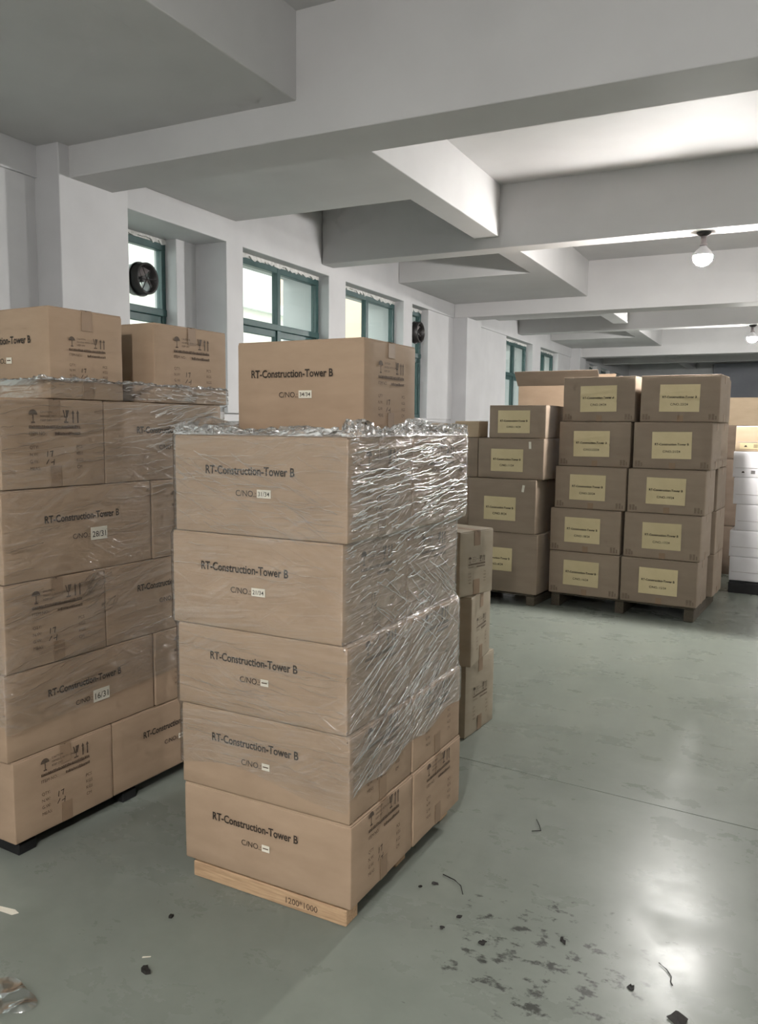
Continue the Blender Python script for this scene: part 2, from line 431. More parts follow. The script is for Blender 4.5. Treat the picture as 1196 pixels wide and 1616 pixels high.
def solid_wall(name, label, a, b, mat='paint'):
    o = MB().box(a, b).build(name, mat); tag(o, label, 'wall', kind='structure'); return o
solid_wall('wall_right', 'plain white wall closing the hall to the right', (X1, Y0, -0.1), (X1 + 0.2, Y1, ZSL + 0.1))
solid_wall('wall_back', 'plain white wall behind the viewer', (XO, Y0 - 0.2, -0.1), (X1, Y0, ZSL + 0.1))
solid_wall('wall_far', 'far end wall of the hall painted pale grey', (XO, Y1, -0.1), (X1, Y1 + 0.2, ZSL + 0.1))
o = link('door_1', bevelled((-1.85, Y1 - 0.10, 0.0), (X1 - 0.02, Y1 - 0.005, 3.3), 0.01), 'farwall')
tag(o, 'wide blue-grey shutter door in the far wall', 'door', kind='structure')

# outside, seen washed out through the panes
g = MB().box((-60, -30, -3.2), (XO - 0.05, 70, -3.0)).build('ground_outside', 'asphalt'); tag(g, 'pale ground outside the windows', 'ground', kind='structure')
def facade(name, label, x0, x1, y0, y1, h, mat, wy, wz):
    e = empty(name, ((x0 + x1) / 2, (y0 + y1) / 2, -3.0)); tag(e, label, 'building')
    lx, ly = (x1 - x0) / 2, (y1 - y0) / 2
    MB().box((-lx, -ly, 0), (lx, ly, h + 3)).build('walls', mat, e)
    MB().box((-lx - 0.2, -ly - 0.2, h + 3), (lx + 0.2, ly + 0.2, h + 3.25)).build('roof_edge', 'facade_grey', e)
    n = max(1, int((y1 - y0) / wy))
    for i in range(n):
        for j in range(3):
            zc = 3 + wz + j * 2.6
            if zc + 1.3 > h + 2.8: continue
            yc = -ly + (i + 0.5) * (2 * ly / n)
            MB().box((lx - 0.02, yc - 0.55, zc), (lx + 0.03, yc + 0.55, zc + 1.2)).build('window', 'facade_grey', e)
    return e
facade('neighbour_building', 'beige low building seen through the window beside the fan', -17, -13, 9, 22, 4.6, 'facade_beige', 3.2, 1.0)
facade('neighbour_building', 'salmon building seen through the window behind the top carton', -17, -12.6, 25.2, 34, 9.5, 'facade_salmon', 3.0, 1.2)
facade('neighbour_building', 'pale grey block far behind the beige building outside', -30, -24, 24, 44, 10.5, 'facade_grey', 4.0, 1.0)

# ------------------------------------------------------------------ light bulbs
def bulb_light(x, y, zb, label):
    e = empty('ceiling_bulb', (x, y, zb)); tag(e, label, 'light bulb', 'bare bulbs under the beams')
    MB().lathe([(0.055, 0.0), (0.055, -0.008), (0.035, -0.026), (0.022, -0.032)], 20).build('ceiling_rose', 'dark_metal', e, True)
    MB().lathe([(0.021, -0.030), (0.021, -0.085), (0.028, -0.088), (0.028, -0.104), (0.02, -0.106)], 18).build('lamp_holder', 'blade', e, True)
    MB().lathe([(0.020, -0.104), (0.030, -0.118), (0.060, -0.146), (0.0725, -0.172), (0.0735, -0.182)], 20).build('bulb_collar', 'white_card', e, True)
    MB().lathe([(0.0735, -0.182), (0.074, -0.195), (0.067, -0.222), (0.046, -0.246), (0.018, -0.258)], 14).build('bulb', 'bulb', e, True)
    return e
bulb_light(-0.05, -1.2, ZS, 'lit bare bulb under the beam just behind the viewer')
bulb_light(-0.665, 7.005, ZS, 'large lit bare bulb under the beam above the yellow-labelled cartons')
bulb_light(-0.53, 13.405, ZS, 'smaller lit bare bulb further back at the right edge')
bulb_light(5.4, 7.005, ZS, 'lit bare bulb of the second row, out of frame right')
bulb_light(4.2, 13.405, ZS, 'lit bare bulb of the second row, far back right')
bulb_light(-0.5, -4.3, ZSL, 'lit bare bulb on the ceiling far behind the viewer')

# ------------------------------------------------------------------ lettering
TEXT = {}
def text_data(s, width=None, height=None, bold=0.0):
    """triangulated letters in the XY plane, centred in x, base at y=0"""
    key = (s, width, height, bold)
    if key in TEXT: return TEXT[key]
    cu = bpy.data.curves.new('t', 'FONT'); cu.body = s; cu.size = 1; cu.align_x = 'LEFT'; cu.resolution_u = 3
    cu.offset = bold; cu.fill_mode = 'FRONT'
    ob = bpy.data.objects.new('t', cu); COL.objects.link(ob)
    dg = bpy.context.evaluated_depsgraph_get()
    me = bpy.data.meshes.new_from_object(ob.evaluated_get(dg))
    bpy.data.objects.remove(ob)
    v = [tuple(x.co) for x in me.vertices]; f = [tuple(p.vertices) for p in me.polygons]
    bpy.data.meshes.remove(me)
    xs = [p[0] for p in v]; x0, x1 = min(xs), max(xs)
    k = width / (x1 - x0) if width else height / 0.73
    TEXT[key] = ([((p[0] - (x0 + x1) / 2) * k, p[1] * k, 0.0) for p in v], f, (x1 - x0) * k)
    return TEXT[key]
class Print(MB):
    def text(self, s, x, y, width=None, height=None, bold=0.0, left=True):
        v, f, wd = text_data(s, width, height, bold)
        k = len(self.v); dx = x + wd / 2 if left else x
        self.v += [(p[0] + dx, p[1] + y, 0.0) for p in v]
        self.f += [tuple(i + k for i in q) for q in f]
        return wd
    def rect(self, x0, y0, x1, y1): self.poly([(x0, y0, 0), (x1, y0, 0), (x1, y1, 0), (x0, y1, 0)])
    def flat(self, name):
        me = bpy.data.meshes.new(name); me.from_pydata(self.v, [], self.f); me.update(); return me
MESH = {}
def cached(key, fn):
    if key not in MESH: MESH[key] = fn()
    return MESH[key]
def title_mesh(width):
    def fn():
        p = Print(); p.text('RT-Construction-Tower B', 0, 0, width=width, bold=0.02, left=False); p.v = [(a, b * 1.18, c) for a, b, c in p.v]; return p.flat('lettering')
    return cached(('title', width), fn)
def cno_mesh(width, s='C/NO.:'):
    def fn():
        p = Print(); p.text(s, 0, 0, width=width, left=False); return p.flat('lettering')
    return cached(('cno', width, s), fn)
def icons_mesh(wd):
    """keep-dry umbrella, small caution text, glass, two upright arrows, then the carton table; base at y=0, wd wide"""
    def fn():
        p = Print(); u = wd
        hI = 0.20 * u; y = 0.80 * u
        # umbrella
        cx = 0.075 * u; r = 0.075 * u
        p.poly([(cx + r * math.cos(a), y + 0.09 * u + r * math.sin(a), 0) for a in [PI * i / 8 for i in range(9)]])
        p.rect(cx - 0.008 * u, y - 0.02 * u, cx + 0.008 * u, y + 0.09 * u)
        p.rect(cx - 0.03 * u, y - 0.035 * u, cx + 0.03 * u, y - 0.015 * u)
        # caution text
        for i, s in enumerate(('CAUTION', 'HANDLE WITH CARE', 'KEEP DRY')):
            p.text(s, 0.20 * u, y + (0.115 - 0.062 * i) * u, height=0.034 * u)
        # glass
        gx = 0.66 * u
        p.poly([(gx - 0.06 * u, y + 0.165 * u, 0), (gx - 0.03 * u, y + 0.065 * u, 0), (gx - 0.012 * u, y + 0.065 * u, 0), (gx - 0.04 * u, y + 0.165 * u, 0)][::-1])
        p.poly([(gx + 0.06 * u, y + 0.165 * u, 0), (gx + 0.03 * u, y + 0.065 * u, 0), (gx + 0.0 * u, y + 0.065 * u, 0), (gx - 0.01 * u, y + 0.165 * u, 0)])
        p.rect(gx - 0.03 * u, y + 0.05 * u, gx + 0.03 * u, y + 0.07 * u)
        p.rect(gx - 0.008 * u, y - 0.02 * u, gx + 0.008 * u, y + 0.06 * u)
        p.rect(gx - 0.04 * u, y - 0.03 * u, gx + 0.04 * u, y - 0.01 * u)
        # two arrows
        for ax in (0.79, 0.88):
            p.rect((ax - 0.012) * u, y - 0.03 * u, (ax + 0.012) * u, y + 0.12 * u)
            p.poly([((ax - 0.028) * u, y + 0.115 * u, 0), ((ax + 0.028) * u, y + 0.115 * u, 0), (ax * u, y + 0.17 * u, 0)])
        return p.flat('handling_symbols')
    return cached(('icons', wd), fn)
def table_mesh(wd):
    def fn():
        p = Print(); u = wd
        p.rect(0, 0.685 * u, 0.92 * u, 0.697 * u)
        x = 0.0
        r = random.Random(3)
        while x < 0.90 * u:
            k = r.uniform(0.012, 0.028) * u
            p.rect(x, 0.69 * u, x + k, (0.722 + r.uniform(0, 0.012)) * u); x += k + 0.008 * u
        p.text('ITEM NO.:', 0, 0.585 * u, height=0.052 * u)
        x = 0.45 * u
        while x < 0.9 * u:
            k = r.uniform(0.012, 0.028) * u
            p.rect(x, 0.585 * u, x + k, (0.62 + r.uniform(0, 0.012)) * u); x += k + 0.008 * u
        for i, (a, b) in enumerate((('QTY:', 'PCS'), ('N.W:', 'KGS'), ('G.W:', 'KGS'), ('MEAS:', 'CM'))):
            yy = (0.38 - 0.105 * i) * u
            p.text(a, 0, yy, height=0.052 * u); p.text(b, 0.84 * u, yy, height=0.052 * u)
        return p.flat('carton_table')
    return cached(('table', wd), fn)
def hand_mesh(wd):
    def fn():       # handwritten figures: short slanted strokes
        p = Print(); u = wd
        for (x, y, dx, dy) in ((0.30, 0.26, 0.012, 0.085), (0.38, 0.26, 0.02, 0.09), (0.35, 0.335, 0.06, 0.01), (0.28, 0.15, 0.05, 0.07), (0.36, 0.17, 0.05, 0.012), (0.41, 0.13, 0.015, 0.09)):
            n = Vector((-dy, dx, 0)).normalized() * 0.006 * u
            a, b = Vector((x * u, y * u, 0)), Vector(((x + dx) * u, (y + dy) * u, 0))
            p.poly([a - n, b - n, b + n, a + n][::-1])
        return p.flat('handwriting')
    return cached(('hand', wd), fn)

# ------------------------------------------------------------------ cartons
def carton_mesh(W, D, H, seed, r=0.006, dent=0.0022, bulge=0.0):
    def fn():
        def axis(h, n, r=r):
            inner = [-h + r + (2 * h - 2 * r) * i / n for i in range(n + 1)]
            return [-h, -h + r * 0.35] + inner + [h - r * 0.35, h]
        ax, ay, az = axis(W / 2, 8), axis(D / 2, 6), axis(H / 2, 5)
        idx = {}; V = []; FC = []
        hx, hy, hz = W / 2 - r, D / 2 - r, H / 2 - r
        def vert(x, y, z):
            k = (round(x, 5), round(y, 5), round(z, 5))
            if k in idx: return idx[k]
            c = Vector((max(-hx, min(hx, x)), max(-hy, min(hy, y)), max(-hz, min(hz, z))))
            d = Vector((x, y, z)) - c
            nrm = d.normalized() if d.length > 1e-9 else Vector((0, 0, 1))
            p = c + nrm * r
            fx, fy, fz = abs(x) / (W / 2), abs(y) / (D / 2), abs(z) / (H / 2)
            lst = sorted((fx, fy, fz))
            mid = max(0.0, (1 - lst[0] ** 2) * (1 - lst[1] ** 2))
            nz = noise.noise(Vector((x * 6 + seed * 7.1, y * 6, z * 7)))
            edge = noise.noise(Vector((x * 13 + seed * 3.3, y * 13 + 5, z * 13)))
            off = -dent * (0.5 + 0.5 * nz) * (0.5 + mid) - 0.0018 * max(0, edge) + bulge * mid
            if fz > 0.99 and fx < 0.95 and fy < 0.95: off = min(off, 0)
            p = p + nrm * off
            V.append((p.x, p.y, p.z + H / 2)); idx[k] = len(V) - 1
            return idx[k]
        def grid(A, B, mk, flip):
            for i in range(len(A) - 1):
                for j in range(len(B) - 1):
                    q = [mk(A[i], B[j]), mk(A[i + 1], B[j]), mk(A[i + 1], B[j + 1]), mk(A[i], B[j + 1])]
                    FC.append(tuple(q[::-1] if flip else q))
        for s in (-1, 1):
            grid(ax, az, lambda a, b: vert(a, s * D / 2, b), s > 0)
            grid(ay, az, lambda a, b: vert(s * W / 2, a, b), s < 0)
            grid(ax, ay, lambda a, b: vert(a, b, s * H / 2), s < 0)
        me = bpy.data.meshes.new('body'); me.from_pydata(V, [], FC); me.update(); me.shade_smooth()
        return me
    return cached(('carton', W, D, H, seed, r, bulge), fn)
FRONT, SIDE = (PI / 2, 0, 0), (PI / 2, 0, PI / 2)
FL = 0.004          # flap thickness
def carton(x, y, z, W, D, H, label, rz=0.0, mat='kraft', seed=0, name='cardboard_box', group=None, flaps=True, bulge=0.0, r=0.006):
    """origin at the base; W along local x (front = -y), z of the base; H includes the closing flaps on top"""
    e = empty(name, (x, y, z), rz); tag(e, label, 'box', group)
    bh = H - (FL if flaps else 0)
    link('body', carton_mesh(round(W, 3), round(D, 3), round(bh, 3), seed, r, 0.0022, bulge), mat, e)
    if flaps:
        g = 0.0015
        for s in (-1, 1):
            ya, yb = (g, D / 2 - 0.003) if s > 0 else (-D / 2 + 0.003, -g)
            me = cached(('flap', round(W, 3), round(D, 3), s), lambda: bevelled((-W / 2 + 0.003, ya, -0.004), (W / 2 - 0.003, yb, FL), 0.0015, 1))
            link('top_flap', me, mat, e, (0, 0, bh))
    return e
EPS = 0.0012
def side_tape(e, W, D, H, top=0.07, bot=0.075, tw=0.048, mat='tape', up=True):
    if up:
        me = cached(('tape_t', tw, top), lambda: bevelled((-tw / 2, -top, -0.0006), (tw / 2, 0.0, 0.0006), 0.0003, 1))
        link('tape', me, mat, e, (W / 2 + 0.0004, 0, H - 0.004), SIDE)
        link('tape', cached(('tape_top', W, tw), lambda: MB().box((-W / 2, -tw / 2, 0), (W / 2, tw / 2, 0.0008)).mesh('tape')), mat, e, (0, 0, H))
    me = cached(('tape_b', tw, bot), lambda: bevelled((-tw / 2, 0, -0.0006), (tw / 2, bot, 0.0006), 0.0003, 1))
    link('tape', me, mat, e, (W / 2 + 0.0004, 0, 0.003), SIDE)
def title_print(e, W, D, H, number=None, faint=False, big=False, xo=-0.035, sc=1.0):
    wd = 0.340 * sc
    link('lettering', title_mesh(round(wd, 3)), 'ink', e, (xo, -D / 2 - EPS, H * 0.615), FRONT)
    link('lettering', cno_mesh(round(0.078 * sc, 3)), 'ink', e, (xo - 0.012, -D / 2 - EPS, H * 0.40), FRONT)
    sw, sh = (0.078, 0.048) if big else (0.052, 0.026)
    if not (big or number) or faint: sw, sh = 0.030, 0.022
    st = link('number_sticker', cached(('sticker', sw, sh), lambda: bevelled((-sw / 2, -sh / 2, -0.0004), (sw / 2, sh / 2, 0.0006), 0.0002, 1)), 'paper', e,
              (xo + 0.031 + sw / 2, -D / 2 - EPS, H * 0.40 + 0.010), (PI / 2, random.Random(W + H + xo + (hash(number or '') % 7)).uniform(-0.02, 0.02) if False else 0, 0))
    if number:
        def fn():
            p = Print(); p.text(number, 0, -sh * 0.27, width=sw * 0.82, left=False, bold=0.008); return p.flat('number')
        link('number', cached(('num', number, sw), fn), 'ink', st, (0, 0, 0.0012))
    else:
        def fn2():
            p = Print(); p.rect(-sw * 0.36, -sh * 0.08, sw * 0.36, sh * 0.10); return p.flat('number')
        link('number', cached(('numblur', sw), fn2), 'ink_faint', st, (0, 0, 0.0012))
def side_print(e, W, D, H, hand=True):
    wd = round(min(0.235, D * 0.54), 3)
    y0 = -wd * 0.46; zb = H * 0.16
    for me, mt in ((icons_mesh(wd), 'ink_mid'), (table_mesh(wd), 'ink_faint'), (hand_mesh(wd), 'ink')):
        if me.name.startswith('handwriting') and not hand: continue
        link(me.name.split('.')[0], me, mt, e, (W / 2 + EPS, y0, zb), SIDE)

# a stack frame: local (x', y') -> world
class Frame:
    def __init__(self, ox, oy, deg): self.o = (ox, oy); self.a = math.radians(deg)
    def __call__(self, x, y):
        c, s = math.cos(self.a), math.sin(self.a)
        return self.o[0] + x * c - y * s, self.o[1] + x * s + y * c

# ------------------------------------------------------------------ pallets
def pallet(fr, x0, x1, y0, y1, h, label, wood='wood', inset=0.0, along=False, nb=7, runners=3, lettering=None, group='pallets under the carton stacks', name='wooden_pallet'):
    cx, cy = (x0 + x1) / 2, (y0 + y1) / 2
    wx, wy = fr(cx, cy)
    if along: x0, x1, y0, y1 = y0, y1, x0, x1          # bearers run front to back
    e = empty(name, (wx, wy, 0), fr.a + (PI / 2 if along else 0)); tag(e, label, 'pallet', group)
    LX, LY = (x1 - x0) / 2, (y1 - y0) / 2
    dt = 0.018
    for i in range(runners):
        yy = -LY + (2 * LY - 0.075) * i / (runners - 1)
        xe = LX + (0.035 if i == 0 and inset else 0.015 if inset else 0)
        link('bearer', bevelled((-LX, yy, 0), (xe, yy + 0.075, h - dt), 0.004, 1), wood, e)
        if i == 0 and lettering:
            p = Print(); p.text(lettering, 0, 0, height=0.021, bold=0.01)
            link('lettering', p.flat('lettering'), 'ink_faint', e, (LX - 0.19, yy - EPS, 0.017), FRONT)
    bw = 2 * LX / nb
    for i in range(nb):
        xa = -LX + bw * i
        link('deck_board', cached(('deck', round(bw, 3), round(LY, 3), h), lambda: bevelled((0.006, -LY + 0.004, h - dt), (bw - 0.006, LY, h), 0.003, 1)), wood, e, (xa, 0, 0))
    return e

# ------------------------------------------------------------------ stretch film
def ridge(a, b, seed, fa, fb):
    n = noise.noise(Vector((a * fa, b * fb, seed * 11.7)))
    m = noise.noise(Vector((a * 2.3 + 7, b * 5.0, seed * 5.1)))
    return max(0.0, n - 0.02) * max(0.0, 0.35 + m)
def film_wrap(fr, ext, z0f, z1, label, seed, fine=('front', 'right'), dz=0.0045, ds=0.009, rim=0.045, gap=0.005, amp=0.0095, name='stretch_film', folds=()):
    """ext(z) -> (x0, x1, y0, y1) of the load at height z; the film follows it round all four sides"""
    e = empty(name, (fr.o[0], fr.o[1], 0), fr.a); tag(e, label, 'plastic film', 'stretch film round the pallets')
    def outline(z):
        x0, x1, y0, y1 = ext(z)
        return x0 - gap, x1 + gap, y0 - gap, y1 + gap
    x0, x1, y0, y1 = outline(0.5)
    lens = {'front': x1 - x0, 'right': y1 - y0, 'back': x1 - x0, 'left': y1 - y0}
    params = []
    for sd in ('front', 'right', 'back', 'left'):
        n = int(lens[sd] / (ds if sd in fine else 0.05))
        params += [(sd, i / n) for i in range(n)]
    def base(sd, t, z, inset=0.0):
        x0, x1, y0, y1 = outline(z); x0 += inset; x1 -= inset; y0 += inset; y1 -= inset
        if sd == 'front': p, n = (x0 + (x1 - x0) * t, y0), (0, -1)
        elif sd == 'right': p, n = (x1, y0 + (y1 - y0) * t), (1, 0)
        elif sd == 'back': p, n = (x1 - (x1 - x0) * t, y1), (0, 1)
        else: p, n = (x0, y1 - (y1 - y0) * t), (-1, 0)
        # round the corners a little
        rr = 0.012; L = lens[sd]; dd = min(t * L, (1 - t) * L)
        if dd < rr:
            k = (1 - dd / rr) ** 2 * 0.004
            p = (p[0] - n[0] * k, p[1] - n[1] * k)
        return p, n
    nz = int((z1 - 0.40) / dz)
    V, UV, FC = [], [], []
    cum = 0.0; S = []
    for i, (sd, t) in enumerate(params):
        S.append((list(lens).index(sd), t * lens[sd]))
    offs = [0, lens['front'], lens['front'] + lens['right'], 2 * lens['front'] + lens['right']]
    for j in range(nz + 1):
        for i, (sd, t) in enumerate(params):
            s = offs[S[i][0]] + S[i][1]
            zb = z0f(sd, t)
            z = zb + (z1 - zb) * j / nz
            (px, py), (nx, ny) = base(sd, t, z)
            d = 0.0
            if sd in fine:
                th = 0.20 + 0.10 * noise.noise(Vector((s * 1.1, z * 1.3, seed)))
                if sd == 'front': th = -0.06 + 0.03 * math.sin(z * 5)
                a, b = s * math.cos(th) + z * math.sin(th), -s * math.sin(th) + z * math.cos(th)
                d += 0.6 * ridge(a, b, seed, 4.5, 45) + 0.7 * ridge(a, b, seed + 3, 7.0, 90)
                th2 = 0.55 if sd == 'right' else -0.5
                a, b = s * math.cos(th2) + z * math.sin(th2), -s * math.sin(th2) + z * math.cos(th2)
                d += 0.7 * ridge(a, b, seed + 8, 3.5, 60)
                d = d * amp * 1.7 * (0.4 if sd == 'front' else 1.0)
            V.append((px + nx * d, py + ny * d, z)); UV.append((s, z))
    n = len(params)
    for j in range(nz):
        for i in range(n):
            i2 = (i + 1) % n
            FC.append((j * n + i, j * n + i2, (j + 1) * n + i2, (j + 1) * n + i))
    me = bpy.data.meshes.new('wrapped_film'); me.from_pydata(V, [], FC); me.update(); me.shade_smooth()
    uv = me.uv_layers.new(name='UVMap')
    for l in me.loops:
        uv.data[l.index].uv = UV[l.vertex_index]
    link('wrapped_film', me, 'film', e)
    # tension folds: long thin pleats of film standing proud of the wrap
    V, UV, FC = [], [], []
    rf = random.Random(seed * 13 + 1)
    for (sd, cnt, ta, tb, za, zb, ang_a, ang_b, len_a, len_b, w_a, w_b) in folds:
        for _ in range(cnt):
            t0 = rf.uniform(ta, tb); zc = rf.uniform(za, zb)
            th = rf.uniform(ang_a, ang_b); ln = rf.uniform(len_a, len_b) * rf.uniform(0.5, 1); wd = rf.uniform(w_a, w_b)
            k = max(5, int(ln / 0.014)); bend = rf.uniform(-0.25, 0.25); ph = rf.uniform(0, 9)
            rings = []
            for i in range(k + 1):
                q = i / k - 0.5
                s_ = t0 * lens[sd] + q * ln * math.cos(th)
                z_ = zc + q * ln * math.sin(th) + bend * q * q * ln + 0.0015 * math.sin(q * 23 + ph)
                if s_ < 0.006 or s_ > lens[sd] - 0.006 or z_ > z1 - 0.004 or z_ < z0f(sd, s_ / lens[sd]) + 0.004: continue
                rings.append((s_, z_, max(0.12, (1 - (2 * q) ** 2)) * (0.75 + 0.25 * math.sin(q * 31 + ph * 2))))
            if len(rings) < 4: continue
            b0 = len(V); m_ = 6
            for (s_, z_, tp) in rings:
                (px, py), (nx, ny) = base(sd, s_ / lens[sd], z_)
                for j in range(m_ + 1):
                    a_ = PI * j / m_
                    across = -math.cos(a_) * wd / 2; hgt_ = math.sin(a_) * wd * 0.33 * tp
                    ds_, dz_ = -math.sin(th) * across, math.cos(th) * across
                    tx, ty = -ny, nx
                    V.append((px + nx * (0.0035 + hgt_) + tx * ds_, py + ny * (0.0035 + hgt_) + ty * ds_, z_ + dz_)); UV.append((s_, z_))
            for i in range(len(rings) - 1):
                for j in range(m_):
                    p_ = b0 + i * (m_ + 1) + j; FC.append((p_, p_ + 1, p_ + m_ + 2, p_ + m_ + 1))
    if V:
        me = bpy.data.meshes.new('tension_folds'); me.from_pydata(V, [], FC); me.update(); me.shade_smooth()
        uv = me.uv_layers.new(name='UVMap')
        for l in me.loops: uv.data[l.index].uv = UV[l.vertex_index]
        fo = link('tension_folds', me, 'film_fold', e); fo['kind'] = 'stuff'
    if rim:
        V, UV, FC = [], [], []
        rows = 12
        for j in range(rows + 1):
            q = j / rows
            for i, (sd, t) in enumerate(params):
                s = offs[S[i][0]] + S[i][1]
                hgt = rim * (0.45 + 0.55 * max(0, 0.6 + noise.noise(Vector((s * 5, seed, 1))) * 1.4))
                if sd == 'front': hgt *= 0.55
                if q < 0.55: zz = hgt * (q / 0.55); ins = 0.006 * q
                else: zz = hgt * (1 - 0.8 * (q - 0.55) / 0.45); ins = 0.006 + 0.05 * (q - 0.55) / 0.45
                k = min(1.0, q * 4)
                cr = Vector((noise.noise(Vector((s * 55, q * 6, seed))), noise.noise(Vector((s * 55, q * 6, seed + 9))), noise.noise(Vector((s * 40, q * 7, seed + 20))))) * 0.016 * k
                (px, py), (nx, ny) = base(sd, t, z1, ins)
                tx, ty = -ny, nx
                V.append((px + tx * cr.x + nx * (cr.y - 0.004 * k), py + ty * cr.x + ny * (cr.y - 0.004 * k), z1 + max(0.0035 * k, zz + cr.z * 0.8) if q > 0 else z1))
                UV.append((s, z1 + q * 0.1))
        for j in range(rows):
            for i in range(n):
                i2 = (i + 1) % n
                FC.append((j * n + i, j * n + i2, (j + 1) * n + i2, (j + 1) * n + i))
        me = bpy.data.meshes.new('crumpled_rim'); me.from_pydata(V, [], FC); me.update()
        uv = me.uv_layers.new(name='UVMap')
        for l in me.loops: uv.data[l.index].uv = UV[l.vertex_index]
        link('crumpled_rim', me, 'film_rim', e)
    return e

# ================================================================== centre stack
A = Frame(-1.106, 2.05, -1.64)
GA = 'cartons on the centre pallet'
pallet(A, -0.640, -0.065, 0.024, 0.86, 0.073, 'pale raw wood pallet under the centre carton stack', lettering='1200*1000', nb=5, inset=0.06)
zs = [0.075, 0.346, 0.622, 0.896, 1.203, 1.516]
xr = [0.0, -0.006, -0.017, -0.034, -0.0185]
ORD = ['bottom', 'second', 'third', 'fourth', 'fifth']
NUM = [None, None, None, '21/34', '31/34']
for i in range(5):
    H = zs[i + 1] - zs[i] - 0.001
    W, D = 0.655, 0.428
    cx = xr[i] - W / 2
    x, y = A(cx, D / 2 + 0.001)
    lab = ['lowest front carton of the centre stack, just above the wood pallet',
           'front carton of the centre stack, one above the lowest',
           'front carton in the middle layer of the centre stack',
           'front carton one below the film-capped layer of the centre stack',
           'front carton right under the lone top carton of the centre stack'][i]
    b = carton(x, y, zs[i], W, D, H, lab, A.a, seed=i % 3, group=GA)
    title_print(b, W, D, H, NUM[i], faint=NUM[i] is None, xo=-0.035 + 0.008 * (i % 3))
    side_print(b, W, D, H); side_tape(b, W, D, H)
    back = 0.055 if i == 4 else 0.0
    D2 = 0.42
    x, y = A(cx + 0.004, 0.432 + D2 / 2 + back * 0)
    D2b = D2 + back
    x, y = A(cx + 0.003, 0.431 + D2b / 2)
    lab = ['rear carton of the centre stack resting on the pallet', 'rear carton of the centre stack, one above the lowest',
           'rear carton in the middle layer of the centre stack', 'rear carton in the fourth layer of the centre stack',
           'rear carton under the crumpled film rim of the centre stack'][i]
    b = carton(x, y, zs[i], W, D2b, H, lab, A.a, seed=(i + 1) % 3, group=GA)
    title_print(b, W, D2b, H, None)
    side_print(b, W, D2b, H, hand=False); side_tape(b, W, D2b, H)
W, D, H = 0.512, 0.385, 0.318
x, y = A(-0.135 - W / 2, 0.30 + D / 2)
b = carton(x, y, zs[5], W, D, H, 'single unwrapped carton on top of the centre stack', A.a, seed=4, group=GA)
title_print(b, W, D, H, '34/34', xo=-0.028, sc=0.98)
side_print(b, W, D, H); side_tape(b, W, D, H, top=0.05)

def ext_main(z):
    zz = [(0.35 + 0.62) / 2] + [(zs[i] + zs[i + 1]) / 2 for i in (2, 3, 4)]
    i = 1
    while i < 4 and z > zs[i + 1]: i += 1
    xrr = xr[i]
    for k in (1, 2, 3):
        if abs(z - zs[k + 1]) < 0.012:
            t = (z - zs[k + 1] + 0.012) / 0.024; t = t * t * (3 - 2 * t)
            xrr = xr[k] * (1 - t) + xr[k + 1] * t
            break
    yb = 0.852
    if z > zs[4] - 0.012: yb = 0.852 + 0.055 * min(1, (z - zs[4] + 0.012) / 0.024)
    return xrr - 0.655, xrr, 0.0, yb
def z0_main(sd, t):
    if sd == 'front': return 0.415 + 0.03 * math.sin(t * 5)
    if sd == 'right': return 0.425 + 0.075 * t + 0.012 * math.sin(t * 17)
    if sd == 'back': return 0.50
    return 0.50 - 0.085 * t
film_wrap(A, ext_main, z0_main, 1.517, 'clear stretch film round the upper layers of the centre stack', 3, rim=0.058, folds=(
    ('right', 110, 0.0, 1.0, 1.22, 1.51, 0.0, 0.20, 0.08, 0.36, 0.0022, 0.0050),
    ('right', 75, 0.0, 0.6, 1.02, 1.30, 0.05, 0.35, 0.02, 0.09, 0.0022, 0.0048),
    ('right', 20, 0.4, 1.0, 0.90, 1.25, 0.05, 0.30, 0.06, 0.20, 0.0030, 0.0065),
    ('right', 30, 0.25, 0.95, 0.84, 1.08, -0.62, -0.42, 0.10, 0.30, 0.0018, 0.0030),
    ('right', 130, 0.0, 0.75, 0.44, 0.90, 0.32, 0.50, 0.08, 0.36, 0.0020, 0.0046),
    ('right', 45, 0.45, 1.0, 0.52, 0.75, 0.32, 0.48, 0.06, 0.25, 0.0020, 0.0042),
    ('front', 50, 0.0, 0.9, 1.22, 1.44, -0.55, -0.35, 0.10, 0.30, 0.0014, 0.0026),
    ('front', 45, 0.0, 1.0, 1.05, 1.51, -0.08, 0.03, 0.10, 0.35, 0.0014, 0.0026),
    ('front', 55, 0.0, 1.0, 0.45, 0.86, -0.12, 0.02, 0.10, 0.35, 0.0014, 0.0026)))

# ================================================================== left stack
B = Frame(-2.35, 1.878, -3.6)
GB = 'cartons on the left pallet'
zl = [0.062, 0.365, 0.680, 0.993, 1.318, 1.634]
lay = [[('s', -0.012, 0.430), ('l', 0.434, 1.100)], [('l', -0.030, 0.662), ('s', 0.668, 1.105)], [('s', -0.022, 0.415), ('l', 0.419, 1.085)],
       [('l', -0.015, 0.666), ('s', 0.670, 1.105)], [('s', -0.010, 0.430), ('l', 0.435, 1.100)]]
LABL = [['lowest near carton of the left stack, symbols side showing', 'lowest carton of the left stack partly hidden behind the centre stack'],
        ['lower of the two long left-stack cartons with big white number stickers', 'second-layer left-stack carton glimpsed behind the centre stack'],
        ['film-wrapped symbols carton between the two big-sticker left cartons', 'left-stack title carton just right of the middle symbols carton'],
        ['upper of the two long left-stack cartons with big white number stickers', 'mostly hidden left-stack carton beside the upper big-sticker one'],
        ['left-stack symbols carton just under the open-topped pair, near side', 'left-stack title carton under the film shine beside the centre stack']]
LABL[4][0] = 'fifth-layer left-stack carton with handwritten figures, near side'
NUML = [[None, None], [ '16/31', None], [None, None], ['28/31', None], [None, None]]
